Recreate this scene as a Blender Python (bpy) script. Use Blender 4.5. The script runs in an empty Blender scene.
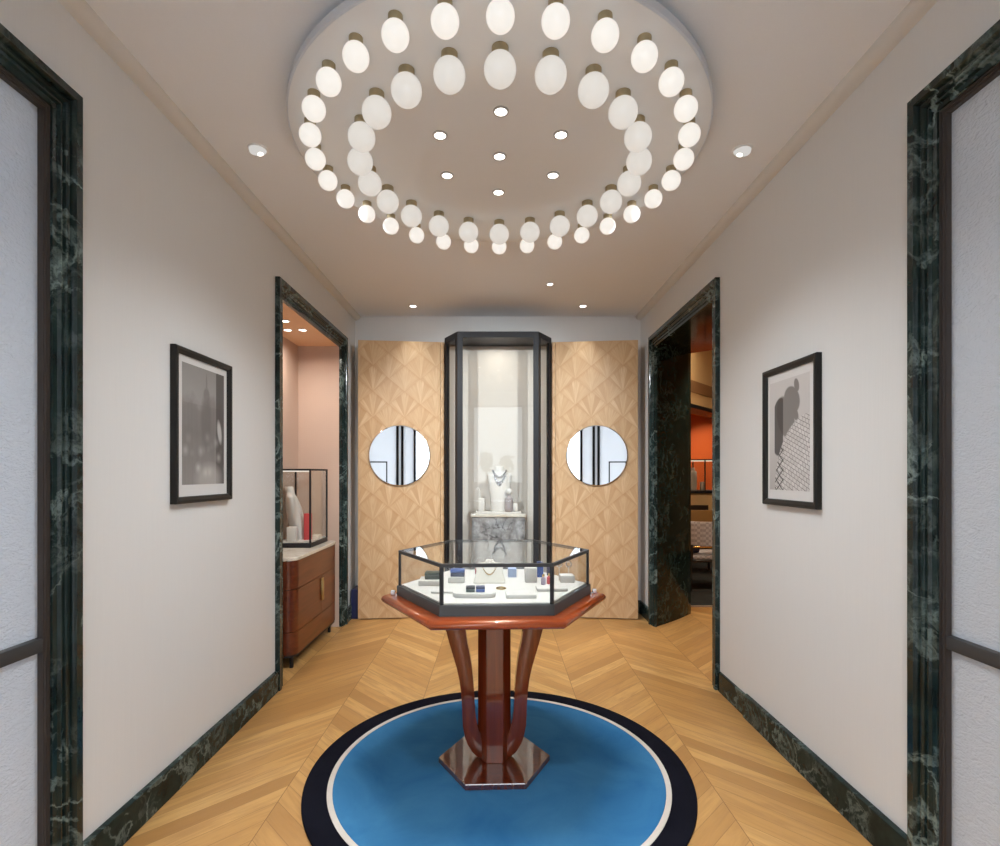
import bpy, bmesh, math, random
from math import pi, sin, cos, sqrt, radians as R
from mathutils import Vector, Matrix
random.seed(7)
sc = bpy.context.scene
col = sc.collection

# ------------------------------------------------------------------ helpers
class MB:
    """collects verts and faces (world coordinates), linked as one mesh"""
    def __init__(s): s.v = []; s.f = []
    def add(s, vs, fs):
        n = len(s.v); s.v += [tuple(p) for p in vs]; s.f += [tuple(i+n for i in f) for f in fs]; return s
    def box(s, x0, x1, y0, y1, z0, z1, b=0):
        if b:
            b = min(b, abs(x1-x0)*.49, abs(y1-y0)*.49, abs(z1-z0)*.49)
            bm = bmesh.new(); bmesh.ops.create_cube(bm, size=1)
            for v in bm.verts: v.co = Vector(((x0+x1)/2+v.co.x*(x1-x0), (y0+y1)/2+v.co.y*(y1-y0), (z0+z1)/2+v.co.z*(z1-z0)))
            bmesh.ops.bevel(bm, geom=bm.edges[:], offset=b, segments=2, affect='EDGES', profile=.5)
            return s.bm(bm)
        v = [(x0,y0,z0),(x1,y0,z0),(x1,y1,z0),(x0,y1,z0),(x0,y0,z1),(x1,y0,z1),(x1,y1,z1),(x0,y1,z1)]
        return s.add(v, [(3,2,1,0),(4,5,6,7),(0,1,5,4),(1,2,6,5),(2,3,7,6),(3,0,4,7)])
    def bm(s, bm, M=None):
        bm.verts.index_update()
        s.add([(M @ v.co if M else v.co)[:] for v in bm.verts], [[v.index for v in f.verts] for f in bm.faces]); bm.free(); return s
    def prism(s, poly, z0, z1, M=None):
        n = len(poly)
        v = [(x,y,z0) for x,y in poly]+[(x,y,z1) for x,y in poly]
        f = [tuple(range(n))[::-1], tuple(range(n,2*n))]+[(i,(i+1)%n,n+(i+1)%n,n+i) for i in range(n)]
        if M: v = [(M @ Vector(p))[:] for p in v]
        return s.add(v, f)
    def loft(s, rings, cap=True, M=None):
        n = len(rings[0]); v = [p for r in rings for p in r]; f = []
        for k in range(len(rings)-1):
            for i in range(n):
                j = (i+1)%n
                f.append((k*n+i, k*n+j, (k+1)*n+j, (k+1)*n+i))
        if cap: f += [tuple(range(n))[::-1], tuple(range((len(rings)-1)*n, len(rings)*n))]
        if M: v = [(M @ Vector(p))[:] for p in v]
        return s.add(v, f)
    def lathe(s, prof, c=(0,0,0), n=32, M=None, cap=True):
        rings = [[(c[0]+r*cos(2*pi*i/n), c[1]+r*sin(2*pi*i/n), c[2]+z) for i in range(n)] for r, z in prof]
        return s.loft(rings, cap, M)
    def sphere(s, c, r, n=28, m=16, sq=1.0):
        return s.lathe([(max(r*sin(pi*k/m), 1e-4), -r*sq*cos(pi*k/m)) for k in range(m+1)], c, n)
    def tube(s, pts, r, n=10):
        pts = [Vector(p) for p in pts]; rings = []
        for i, p in enumerate(pts):
            t = (pts[min(i+1, len(pts)-1)]-pts[max(i-1, 0)]).normalized()
            a = t.cross(Vector((0,0,1)) if abs(t.z) < .95 else Vector((1,0,0))).normalized(); b = t.cross(a)
            rr = r[i] if isinstance(r, (list, tuple)) else r
            rings.append([(p+rr*(cos(2*pi*k/n)*a+sin(2*pi*k/n)*b))[:] for k in range(n)])
        return s.loft(rings)
    def torus(s, c, Rr, r, M=None, n=28, m=8):
        v = []; f = []
        for i in range(n):
            for j in range(m):
                a = 2*pi*i/n; b = 2*pi*j/m
                v.append(((Rr+r*cos(b))*cos(a), (Rr+r*cos(b))*sin(a), r*sin(b)))
                f.append((i*m+j, ((i+1)%n)*m+j, ((i+1)%n)*m+(j+1)%m, i*m+(j+1)%m))
        T = Matrix.Translation(c) @ (M or Matrix())
        return s.add([(T @ Vector(p))[:] for p in v], f)
    def build(s, name, mat, parent=None, smooth=35, bevel=0, origin=None):
        me = bpy.data.meshes.new(name)
        o = bpy.data.objects.new(name, me); col.objects.link(o)
        off = Vector((0,0,0))
        if parent:
            q = parent
            while q: off += q.location; q = q.parent
            o.parent = parent
        elif origin: off = Vector(origin); o.location = off
        me.from_pydata([(Vector(p)-off)[:] for p in s.v], [], s.f)
        b = bmesh.new(); b.from_mesh(me); bmesh.ops.recalc_face_normals(b, faces=b.faces); b.to_mesh(me); b.free()
        for m in (mat if isinstance(mat, list) else [mat]): me.materials.append(m)
        if smooth:
            me.polygons.foreach_set('use_smooth', [True]*len(me.polygons))
            me.set_sharp_from_angle(angle=R(smooth))
        if bevel:
            bv = o.modifiers.new('soft_edges', 'BEVEL'); bv.width = bevel; bv.segments = 2; bv.limit_method = 'ANGLE'; bv.angle_limit = R(40); bv.harden_normals = False
        me.update(); return o

def tag(o, label=None, cat=None, group=None, kind=None):
    if label: o['label'] = label
    if cat: o['category'] = cat
    if group: o['group'] = group
    if kind: o['kind'] = kind
    return o
def empty(name, loc, label, cat, group=None):
    o = bpy.data.objects.new(name, None); col.objects.link(o); o.location = loc; o.empty_display_size = .1
    return tag(o, label, cat, group)
def struct(o): o['kind'] = 'structure'; return o
def copy_tree(o, parent=None):
    c = o.copy(); col.objects.link(c)
    if parent: c.parent = parent
    for ch in o.children: copy_tree(ch, c)
    return c

# ------------------------------------------------------------------ materials
class G:
    """tiny node-graph writer"""
    def __init__(s, name):
        s.m = bpy.data.materials.new(name); s.m.use_nodes = True; s.t = s.m.node_tree; s.t.nodes.clear()
        s.out = s.t.nodes.new('ShaderNodeOutputMaterial')
    def n(s, typ, ins=None, out=0, **props):
        nd = s.t.nodes.new('ShaderNode'+typ)
        for k, v in props.items(): setattr(nd, k, v)
        for k, v in (ins or {}).items():
            sk = nd.inputs[k]
            if isinstance(v, bpy.types.NodeSocket): s.t.links.new(v, sk)
            else: sk.default_value = v
        return nd.outputs[out]
    def ma(s, op, a, b=0.0, c=0.0, clamp=False):
        return s.n('Math', {0:a, 1:b, 2:c}, operation=op, use_clamp=clamp)
    def ramp(s, fac, stops, interp='LINEAR'):
        nd = s.t.nodes.new('ShaderNodeValToRGB'); e = nd.color_ramp; e.interpolation = interp
        while len(e.elements) < len(stops): e.elements.new(.5)
        for el, (p, c) in zip(e.elements, stops): el.position = p; el.color = (*c, 1) if len(c) == 3 else c
        s.t.links.new(fac, nd.inputs[0]); return nd.outputs[0]
    def mix(s, f, a, b, bt='MIX'):
        nd = s.t.nodes.new('ShaderNodeMix'); nd.data_type = 'RGBA'; nd.blend_type = bt
        for k, v in ((0, f), (6, a), (7, b)):
            if isinstance(v, bpy.types.NodeSocket): s.t.links.new(v, nd.inputs[k])
            else: nd.inputs[k].default_value = v if k == 0 else ((*v, 1) if len(v) == 3 else v)
        return nd.outputs[2]
    def pos(s):
        p = s.n('NewGeometry'); sp = s.t.nodes.new('ShaderNodeSeparateXYZ'); s.t.links.new(p, sp.inputs[0])
        return p, sp.outputs[0], sp.outputs[1], sp.outputs[2]
    def sep(s, v):
        sp = s.t.nodes.new('ShaderNodeSeparateXYZ'); s.t.links.new(v, sp.inputs[0]); return sp.outputs[0], sp.outputs[1], sp.outputs[2]
    def xyz(s, x, y, z=0.0): return s.n('CombineXYZ', {0:x, 1:y, 2:z})
    def bsdf(s, **k):
        nm = {'color':'Base Color','rough':'Roughness','metal':'Metallic','spec':'Specular IOR Level','coat':'Coat Weight','coatr':'Coat Roughness','normal':'Normal','emit':'Emission Color','es':'Emission Strength','sheen':'Sheen Weight','ior':'IOR','sss':'Subsurface Weight'}
        ins = {}
        for a, v in k.items(): ins[nm[a]] = (*v, 1) if isinstance(v, tuple) and len(v) == 3 else v
        return s.n('BsdfPrincipled', ins)
    def bump(s, h, strength=.3, dist=.01): return s.n('Bump', {'Height':h, 'Strength':strength, 'Distance':dist})
    def done(s, sh): s.t.links.new(sh, s.out.inputs[0]); return s.m

def plain(name, c, rough=.5, metal=0, coat=0, var=.04, scale=30, **k):
    g = G(name); p, x, y, z = g.pos()
    nz = g.n('TexNoise', {'Vector':p, 'Scale':scale, 'Detail':3.0})
    cc = g.mix(nz, tuple(v*(1-var) for v in c), tuple(min(1, v*(1+var)) for v in c))
    return g.done(g.bsdf(color=cc, rough=rough, metal=metal, coat=coat, coatr=.03, **k))

def glass(name, tint=(.97,.98,.98), rmul=1.0):
    g = G(name)
    f = g.n('LayerWeight', {'Blend':.5}, out=1)
    p5 = g.ma('POWER', f, 5.0)
    fac = g.ma('MULTIPLY_ADD', p5, .9*rmul**.5, .04*rmul, clamp=True)
    t = g.n('BsdfTransparent', {0:(*tint, 1)}); gl = g.n('BsdfGlossy', {0:(1,1,1,1), 'Roughness':0.0})
    return g.done(g.n('MixShader', {0:fac, 1:t, 2:gl}))

def emission(name, c, s):
    g = G(name); return g.done(g.n('Emission', {0:(*c,1), 1:s}))

def mat_wall(name, c):
    g = G(name); p, x, y, z = g.pos()
    v = g.n('TexNoise', {'Vector':g.n('VectorMath', {0:p, 1:(60,60,1.2)}, operation='MULTIPLY'), 'Scale':3.0, 'Detail':2.0})
    v2 = g.n('TexNoise', {'Vector':p, 'Scale':.9, 'Detail':2.0})
    cc = g.mix(v, tuple(q*.975 for q in c), tuple(q*1.02 for q in c))
    cc = g.mix(g.ma('MULTIPLY', v2, .06), cc, (.5,.48,.46))
    return g.done(g.bsdf(color=cc, rough=.75, spec=.2, normal=g.bump(v, .08, .004)))

def mat_marble(name, base=(.007,.014,.0135), mid=(.016,.032,.030), vein=(.22,.29,.27), scale=1.0, rough=.12, amount=1.0, spec=.35):
    g = G(name); p, x, y, z = g.pos()
    w = g.n('TexNoise', {'Vector':p, 'Scale':2.2*scale, 'Detail':6.0, 'Roughness':.6}, out=1)
    wp = g.n('VectorMath', {0:p, 1:g.n('VectorMath', {0:w, 'Scale':.35/scale}, operation='SCALE')}, operation='ADD')
    cl = g.n('TexNoise', {'Vector':wp, 'Scale':7.0*scale, 'Detail':8.0, 'Roughness':.65})
    c = g.mix(g.ramp(cl, [(.38,(0,0,0)),(.66,(1,1,1))]), base, mid)
    def veins(sc_, k, off, lo, hi):
        q = g.n('VectorMath', {0:wp, 1:(off, off*.7, off*1.3)}, operation='ADD')
        nz = g.n('TexNoise', {'Vector':q, 'Scale':sc_*scale, 'Detail':7.0, 'Roughness':.55, 'Distortion':.5})
        rd = g.ma('SUBTRACT', 1.0, g.ma('MULTIPLY', g.ma('ABSOLUTE', g.ma('SUBTRACT', nz, .5)), k), clamp=True)
        msk = g.n('TexNoise', {'Vector':q, 'Scale':2.3*scale, 'Detail':4.0})
        return g.ma('MULTIPLY', rd, g.ramp(msk, [(lo,(0,0,0)),(hi,(1,1,1))]))
    v = g.ma('MAXIMUM', veins(3.2, 34.0, 0.0, .42, .58), g.ma('MULTIPLY', veins(8.0, 16.0, 4.0, .46, .64), .7))
    c = g.mix(g.ma('MULTIPLY', v, .8*amount, clamp=True), c, vein)
    return g.done(g.bsdf(color=c, rough=rough, spec=spec))

def mat_chevron(name):
    g = G(name); p, x, y, z = g.pos()
    W = .51; xs = g.ma('SUBTRACT', x, .012)
    pp = g.ma('PINGPONG', xs, W)
    v = g.ma('ADD', y, pp)
    colid = g.ma('FLOOR', g.ma('DIVIDE', xs, W))
    q = g.ma('DIVIDE', v, .128)
    row = g.ma('FLOOR', q); fr = g.ma('FRACT', q)
    rnd = g.n('TexWhiteNoise', {'Vector':g.xyz(colid, row, 3.0)}, noise_dimensions='3D')
    al = g.ma('MULTIPLY', pp, 1.414); ac = g.ma('MULTIPLY', v, .707)
    seed = g.ma('MULTIPLY', rnd, 37.0)
    gv = g.xyz(g.ma('MULTIPLY', al, 3.0), g.ma('MULTIPLY', ac, 26.0), seed)
    gr = g.n('TexNoise', {'Vector':gv, 'Scale':1.0, 'Detail':5.0, 'Roughness':.6, 'Distortion':.8})
    fine = g.n('TexNoise', {'Vector':g.xyz(g.ma('MULTIPLY', al, 12.0), g.ma('MULTIPLY', ac, 260.0), seed), 'Scale':1.0, 'Detail':2.0})
    tone = g.ramp(rnd, [(0,(.40,.195,.055)),(.35,(.51,.265,.080)),(.7,(.58,.315,.102)),(1,(.67,.395,.142))])
    c = g.mix(g.ramp(gr, [(.36,(.62,.62,.62)),(.58,(0,0,0))]), tone, (.36,.17,.05))
    c = g.mix(g.ma('MULTIPLY', fine, .22), c, (.62,.38,.17))
    e1 = g.ma('MINIMUM', fr, g.ma('SUBTRACT', 1.0, fr))
    l1 = g.ma('LESS_THAN', e1, .014)
    fx = g.ma('FRACT', g.ma('DIVIDE', xs, W)); e2 = g.ma('MINIMUM', fx, g.ma('SUBTRACT', 1.0, fx)); l2 = g.ma('LESS_THAN', e2, .0035)
    ln = g.ma('MAXIMUM', g.ma('MULTIPLY', l1, .55), g.ma('MULTIPLY', l2, .8))
    c = g.mix(ln, c, (.17,.075,.022))
    return g.done(g.bsdf(color=c, rough=g.ma('MULTIPLY_ADD', gr, .15, .28), spec=.4, normal=g.bump(g.ma('SUBTRACT', fine, ln), .06, .002)))

def mat_fan(name):
    g = G(name); p, x, y, z = g.pos()
    u = g.ma('DIVIDE', g.ma('SUBTRACT', g.ma('ABSOLUTE', x), 1.288), .322)
    w = g.ma('DIVIDE', g.ma('SUBTRACT', z, 2.62), .266)
    a = g.ma('ADD', u, w); b = g.ma('SUBTRACT', w, u)
    ia = g.ma('FLOOR', a); ib = g.ma('FLOOR', b); fa = g.ma('FRACT', a); fb = g.ma('FRACT', b)
    t = g.ma('DIVIDE', fa, g.ma('MAXIMUM', g.ma('ADD', fa, fb), .001))
    wd = g.ma('MULTIPLY', t, 7.0); k = g.ma('FLOOR', wd)
    rnd = g.n('TexWhiteNoise', {'Vector':g.xyz(ia, ib, k)}, noise_dimensions='3D')
    alt = g.ma('MODULO', k, 2.0)
    tone = g.ma('MULTIPLY_ADD', rnd, .62, g.ma('MULTIPLY', alt, .3))
    c = g.ramp(tone, [(0,(.50,.315,.160)),(.4,(.575,.385,.215)),(.95,(.65,.465,.28))])
    sw = g.ma('DIVIDE', g.ma('ADD', fa, fb), 2.0)
    gr = g.n('TexNoise', {'Vector':g.xyz(g.ma('MULTIPLY', t, 40.0), g.ma('MULTIPLY', sw, 2.0), g.ma('MULTIPLY_ADD', ia, 3.1, g.ma('MULTIPLY', ib, 7.7))), 'Scale':1.0, 'Detail':3.0})
    c = g.mix(g.ramp(gr, [(.35,(.55,.55,.55)),(.65,(0,0,0))]), c, (.46,.27,.13))
    eb = g.ma('LESS_THAN', g.ma('MINIMUM', fb, g.ma('SUBTRACT', 1.0, fb)), .018)
    ea = g.ma('LESS_THAN', g.ma('MINIMUM', fa, g.ma('SUBTRACT', 1.0, fa)), .018)
    edge = g.ma('SUBTRACT', 1.0, g.ma('DIVIDE', g.ma('SUBTRACT', 1.0, fb), .13), clamp=True)
    edge2 = g.ma('SUBTRACT', 1.0, g.ma('DIVIDE', g.ma('SUBTRACT', 1.0, fa), .13), clamp=True)
    c = g.mix(g.ma('MULTIPLY', g.ma('MAXIMUM', edge, g.ma('MULTIPLY', edge2, .4)), .30), c, (.40,.19,.055))
    c = g.mix(g.ma('MULTIPLY', g.ma('MAXIMUM', eb, ea), .1), c, (.30,.14,.05))
    return g.done(g.bsdf(color=c, rough=.38, spec=.35))

def mat_lacquer(name, c1, c2, axis='z', rough=.08, coat=1.0, cior=1.5):
    g = G(name); p, x, y, z = g.pos()
    sv = {'z':(38,38,2.2), 'x':(3,40,40), 'h':(30,2.5,30)}[axis]
    v = g.n('TexNoise', {'Vector':g.n('VectorMath', {0:p, 1:sv}, operation='MULTIPLY'), 'Scale':1.0, 'Detail':5.0, 'Distortion':.6})
    c = g.mix(g.ramp(v, [(.3,(0,0,0)),(.7,(1,1,1))]), c1, c2)
    return g.done(g.n('BsdfPrincipled', {'Base Color':c, 'Roughness':.3, 'Specular IOR Level':.4, 'Coat Weight':coat, 'Coat Roughness':rough*.2, 'Coat IOR':cior, 'Coat Tint':(1, .78, .58, 1)}))

def mat_frosted(name):
    g = G(name); p, x, y, z = g.pos()
    q = g.n('VectorMath', {0:p, 1:(1.0, 1.0, 1.9)}, operation='MULTIPLY')
    nz = g.n('TexNoise', {'Vector':q, 'Scale':34.0, 'Detail':2.0, 'Distortion':1.4})
    nz2 = g.n('TexNoise', {'Vector':q, 'Scale':110.0, 'Detail':1.0})
    bmp = g.bump(g.ma('ADD', nz, g.ma('MULTIPLY', nz2, .3)), .55, .012)
    d = g.bsdf(color=(.60,.63,.67), rough=.22, spec=.5, normal=bmp)
    tr = g.n('BsdfTranslucent', {0:(.72,.8,.9,1), 'Normal':bmp})
    return g.done(g.n('MixShader', {0:.17, 1:d, 2:tr}))

def mat_rug(name, c1, c2):
    g = G(name); p, x, y, z = g.pos()
    n1 = g.n('TexNoise', {'Vector':p, 'Scale':2.6, 'Detail':5.0, 'Roughness':.6, 'Distortion':.8})
    n2 = g.n('TexNoise', {'Vector':p, 'Scale':420.0, 'Detail':1.0})
    c = g.mix(g.ramp(n1, [(.3,(0,0,0)),(.7,(1,1,1))]), c1, c2)
    return g.done(g.bsdf(color=c, rough=.95, spec=.05, normal=g.bump(n2, .5, .004)))

def mat_pink(name):
    g = G(name); p, x, y, z = g.pos()
    def lines(a, f): return g.ma('LESS_THAN', g.ma('FRACT', g.ma('MULTIPLY', a, f)), .12)
    l = g.ma('MAXIMUM', lines(g.ma('ADD', x, y), 55.0), lines(z, 55.0))
    c = g.mix(g.ma('MULTIPLY', l, .16), (.60,.44,.35), (.44,.295,.225))
    return g.done(g.bsdf(color=c, rough=.8, spec=.2))

def gen(g):
    t = g.t.nodes.new('ShaderNodeTexCoord'); return g.sep(t.outputs[0])
def ell(g, u, v, cu, cv, ru, rv, soft=.15, rot=0.0):
    du = g.ma('SUBTRACT', u, cu); dv = g.ma('SUBTRACT', v, cv)
    if rot:
        c, s_ = cos(rot), sin(rot)
        du, dv = g.ma('ADD', g.ma('MULTIPLY', du, c), g.ma('MULTIPLY', dv, s_)), g.ma('SUBTRACT', g.ma('MULTIPLY', dv, c), g.ma('MULTIPLY', du, s_))
    d = g.ma('SQRT', g.ma('ADD', g.ma('POWER', g.ma('DIVIDE', du, ru), 2.0), g.ma('POWER', g.ma('DIVIDE', dv, rv), 2.0)))
    return g.ma('DIVIDE', g.ma('SUBTRACT', 1.0+soft/2, d), soft, clamp=True)
def mat_photo_tower(name):
    g = G(name); gx, u, v = gen(g)
    nz = g.n('TexNoise', {'Vector':g.xyz(g.ma('MULTIPLY', u, 2.2), g.ma('MULTIPLY', v, 3.0)), 'Scale':1.6, 'Detail':4.0})
    c = g.ramp(g.ma('ADD', v, g.ma('MULTIPLY', g.ma('SUBTRACT', nz, .5), .35)), [(0,(.27,.25,.24)),(.45,(.20,.185,.175)),(.66,(.23,.21,.2)),(.75,(.30,.285,.275)),(1,(.26,.245,.235))])
    st = g.n('TexNoise', {'Vector':g.xyz(g.ma('MULTIPLY', u, 26.0), g.ma('MULTIPLY', v, .7)), 'Scale':1.0, 'Detail':2.0})
    c = g.mix(g.ma('MULTIPLY', g.ma('LESS_THAN', v, .68), g.ma('MULTIPLY', st, .35)), c, (.10,.09,.085))
    tw = g.ma('MAXIMUM', g.ma('MULTIPLY', ell(g, u, v, .55, .86, .02, .10, .4), .8), g.ma('MAXIMUM', ell(g, u, v, .55, .77, .075, .07, .4), ell(g, u, v, .54, .56, .12, .22, .5)))
    c = g.mix(g.ma('MULTIPLY', tw, .55), c, (.13,.115,.11))
    dk = g.ma('GREATER_THAN', u, .79)
    c = g.mix(g.ma('MULTIPLY', dk, .85), c, (.075,.065,.062))
    vo = g.n('TexVoronoi', {'Vector':g.xyz(g.ma('MULTIPLY', u, 5.5), g.ma('MULTIPLY', v, 8.0)), 'Scale':1.0})
    sp = g.ma('MULTIPLY', g.ramp(vo, [(0,(1,1,1)),(.30,(.25,.25,.25)),(.5,(0,0,0))]), g.ma('DIVIDE', g.ma('SUBTRACT', .56, v), .35, clamp=True))
    c = g.mix(g.ma('MULTIPLY', sp, .6), c, (.62,.59,.57))
    c = g.mix(g.ma('MULTIPLY', ell(g, u, v, .62, .04, .3, .13, .6), .5), c, (.5,.47,.44))
    c = g.mix(g.ma('MULTIPLY', ell(g, u, v, .88, .47, .05, .10, .6, .35), .75), c, (.6,.58,.56))
    return g.done(g.bsdf(color=c, rough=.5, spec=.25))
def mat_photo_facade(name):
    g = G(name); gx, u0, v = gen(g)
    u = g.ma('SUBTRACT', 1.0, u0)
    c = g.ramp(v, [(0,(.42,.39,.37)),(.5,(.52,.49,.47)),(1,(.55,.52,.50))])
    # curved tiled facade, lower right
    inside = ell(g, u, v, 1.02, .0, .88, .66, .02)
    ang = g.ma('MULTIPLY_ADD', g.ma('MULTIPLY', v, v), -.5, u)
    br = g.n('TexBrick', {'Vector':g.xyz(g.ma('MULTIPLY', ang, 1.0), g.ma('MULTIPLY_ADD', u, .35, g.ma('MULTIPLY', v, 1.4))), 'Color1':(.62,.59,.57,1), 'Color2':(.52,.49,.47,1), 'Mortar':(.16,.145,.14,1), 'Scale':5.2, 'Mortar Size':.02, 'Brick Width':.42, 'Row Height':.28})
    c = g.mix(inside, c, br)
    # cast shadow of a draped figure
    sh = ell(g, u, v, .58, .80, .2, .12, .12, -.2)
    sh = g.ma('MAXIMUM', sh, ell(g, u, v, .70, .92, .07, .05, .2, -.7))
    sh = g.ma('MAXIMUM', sh, ell(g, u, v, .42, .66, .25, .17, .12, -.5))
    sh = g.ma('MAXIMUM', sh, ell(g, u, v, .66, .68, .10, .05, .2, -.6))
    sh = g.ma('MULTIPLY', sh, g.ma('SUBTRACT', 1.0, inside))
    c = g.mix(g.ma('MULTIPLY', sh, .9), c, (.17,.155,.145))
    dk = g.ma('MULTIPLY', g.ma('MULTIPLY', g.ma('GREATER_THAN', u, .13), g.ma('LESS_THAN', u, .36)), g.ma('MULTIPLY', ell(g, u, v, .26, .58, .22, .27, .06, -.35), g.ma('SUBTRACT', 1.0, inside)))
    c = g.mix(g.ma('MULTIPLY', dk, .92), c, (.06,.053,.05))
    # diamond lattice on the shaded strip
    a = g.ma('FRACT', g.ma('ADD', g.ma('MULTIPLY', u, 6.0), g.ma('MULTIPLY', v, 11.0))); b = g.ma('FRACT', g.ma('SUBTRACT', g.ma('MULTIPLY', u, 6.0), g.ma('MULTIPLY', v, 11.0)))
    la = g.ma('MAXIMUM', g.ma('LESS_THAN', a, .2), g.ma('LESS_THAN', b, .2))
    strip = g.ma('MULTIPLY', g.ma('MULTIPLY', g.ma('LESS_THAN', u, .37), inside), la)
    c = g.mix(g.ma('MULTIPLY', strip, .85), c, (.05,.045,.04))
    return g.done(g.bsdf(color=c, rough=.5, spec=.25))

def mat_weave(name, c1, c2):
    g = G(name); p, x, y, z = g.pos()
    w = g.n('TexChecker', {'Vector':p, 'Scale':30.0}, out=1)
    n = g.n('TexNoise', {'Vector':p, 'Scale':90.0, 'Detail':2.0})
    c = g.mix(g.ma('MULTIPLY_ADD', n, .5, g.ma('MULTIPLY', w, .5)), c1, c2)
    return g.done(g.bsdf(color=c, rough=.9, spec=.15))

M_wall = mat_wall('warm_white_wall', (.70,.69,.675))
M_ceil = mat_wall('ceiling_plaster', (.82,.83,.855))
M_cove = mat_wall('cove_plaster', (.66,.63,.59))
M_disc = plain('disc_plaster', (.74,.735,.73), .7, var=.01)
M_rim = plain('disc_rim', (.60,.62,.66), .5, var=.01)  # bluish tint of the entrance daylight put into the rim colour
M_floor = mat_chevron('oak_chevron')
M_marble = mat_marble('green_marble')
M_marble_b = mat_marble('green_marble_base', base=(.010,.017,.015), mid=(.018,.032,.028), vein=(.17,.215,.195), scale=1.7, spec=.12)
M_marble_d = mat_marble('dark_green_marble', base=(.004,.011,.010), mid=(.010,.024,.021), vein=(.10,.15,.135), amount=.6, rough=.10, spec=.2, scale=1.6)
M_gmarble = mat_marble('grey_marble', base=(.15,.14,.135), mid=(.36,.345,.335), vein=(.035,.03,.03), scale=1.5, rough=.15, amount=1.25)
M_cream_stone = mat_marble('cream_stone', base=(.62,.56,.47), mid=(.72,.67,.58), vein=(.45,.38,.29), rough=.2, amount=.6)
M_fan = mat_fan('fan_veneer')
M_panel_edge = plain('panel_edge', (.55,.35,.18), .4)
M_bronze = plain('bronze', (.070,.058,.052), .4, metal=.3, spec=.3)
M_black = plain('black_metal', (.014,.014,.017), .42, spec=.3)
M_charcoal = plain('charcoal_metal', (.05,.05,.052), .45, spec=.3)
M_frame = plain('black_frame', (.016,.0145,.013), .4, spec=.25)
M_frost = mat_frosted('textured_glass')
M_glass = glass('clear_glass')
M_arglass = glass('museum_glass', rmul=.45)
g_ = G('white_frosted_glass')
M_white_frost = g_.done(g_.n('MixShader', {0:.6, 1:g_.bsdf(color=(.8,.8,.8), rough=.4), 2:g_.n('BsdfTranslucent', {0:(.85,.87,.9,1)})}))
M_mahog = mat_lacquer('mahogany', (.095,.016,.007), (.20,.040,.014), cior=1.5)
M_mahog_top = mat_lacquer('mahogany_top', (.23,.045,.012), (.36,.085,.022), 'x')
M_cab = mat_lacquer('cabinet_lacquer', (.075,.015,.006), (.135,.032,.013), 'h', coat=.4)
M_cab_side = mat_lacquer('cabinet_side_lacquer', (.10,.018,.007), (.17,.036,.013), coat=.7)
M_brass = plain('brass', (.42,.29,.12), .3, metal=.9)
M_cap = plain('brushed_brass', (.40,.32,.19), .45, metal=.4)
M_gold = plain('gold', (.75,.50,.18), .22, metal=1)
M_silver = plain('silver', (.8,.8,.8), .15, metal=1)
M_mirror = plain('mirror_silver', (.80,.81,.81), .0, metal=1, var=0)
M_white = plain('white_display', (.66,.62,.565), .55, var=.02)
M_cream = plain('cream_fabric', (.72,.66,.56), .8, var=.03)
M_pale = plain('vitrine_lining', (.64,.58,.51), .7, var=.02)
M_mat = plain('mount_board', (.64,.62,.60), .8, var=.01)
M_pink = mat_pink('pink_wallcovering')
M_pinkceil = plain('peach_ceiling', (.82,.56,.37), .7)
M_navy = plain('navy', (.012,.018,.07), .4)
M_blue = plain('box_blue', (.03,.08,.30), .35)
M_lblue = plain('pale_blue', (.36,.45,.66), .4)
M_dgreen = plain('box_green', (.035,.06,.05), .4)
M_red = plain('red_box', (.42,.04,.055), .35)
M_pinkred = plain('coral_box', (.60,.07,.075), .4)
M_lilac = plain('lilac', (.46,.38,.48), .5)
M_rugblue = mat_rug('rug_blue', (.030,.145,.315), (.058,.21,.39))
M_rugblack = mat_rug('rug_black', (.005,.005,.009), (.010,.010,.016))
M_rugwhite = mat_rug('rug_white', (.60,.53,.46), (.70,.63,.56))
M_photo1 = mat_photo_tower('photo_tower')
M_photo2 = mat_photo_facade('photo_facade')
M_trimwhite = plain('white_trim', (.80,.79,.77), .4)
M_trimgrey = plain('grey_trim', (.45,.43,.41), .5)
M_headglow = emission('spot_head_glow', (1.0,.96,.91), .62)  # lit look of the spotlight head, put in as a weak glow
M_orange = plain('orange_wall', (.72,.13,.018), .7)
M_tan = plain('tan_plaster', (.62,.43,.22), .7)
M_tanband = plain('tan_band', (.27,.14,.06), .6)
M_carpet = mat_rug('lounge_carpet', (.028,.030,.032), (.05,.052,.052))
M_weave = mat_weave('grey_weave', (.30,.28,.32), (.66,.62,.66))
M_brownleather = plain('tan_leather', (.26,.14,.045), .5)
M_darkwood = plain('dark_wood', (.022,.014,.012), .3)
M_ground = plain('paving', (.6,.59,.57), .8)
M_leaf = plain('tree_leaves', (.05,.09,.04), .8, var=.4, scale=6)
M_globe_in = None
def globe_mat(name, s):
    g = G(name)
    f = g.n('LayerWeight', {'Blend':.5}, out=1)
    st = g.ma('MULTIPLY_ADD', g.ma('POWER', f, 2.0), -.16*s, s)
    e = g.n('Emission', {0:(1.0,.955,.885,1), 1:st}); d = g.bsdf(color=(.35,.34,.33), rough=.25)
    return g.done(g.n('AddShader', {0:e, 1:d}))
M_globe_in = globe_mat('opal_glass_large', .54)
M_globe_out = globe_mat('opal_glass_small', .74)
M_lens = emission('downlight_lens', (1.0,.95,.88), 5.0)
M_led = emission('led_strip', (1.0,.93,.82), .9)
M_ledwarm = emission('warm_led', (1.0,.86,.66), .9)

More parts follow.
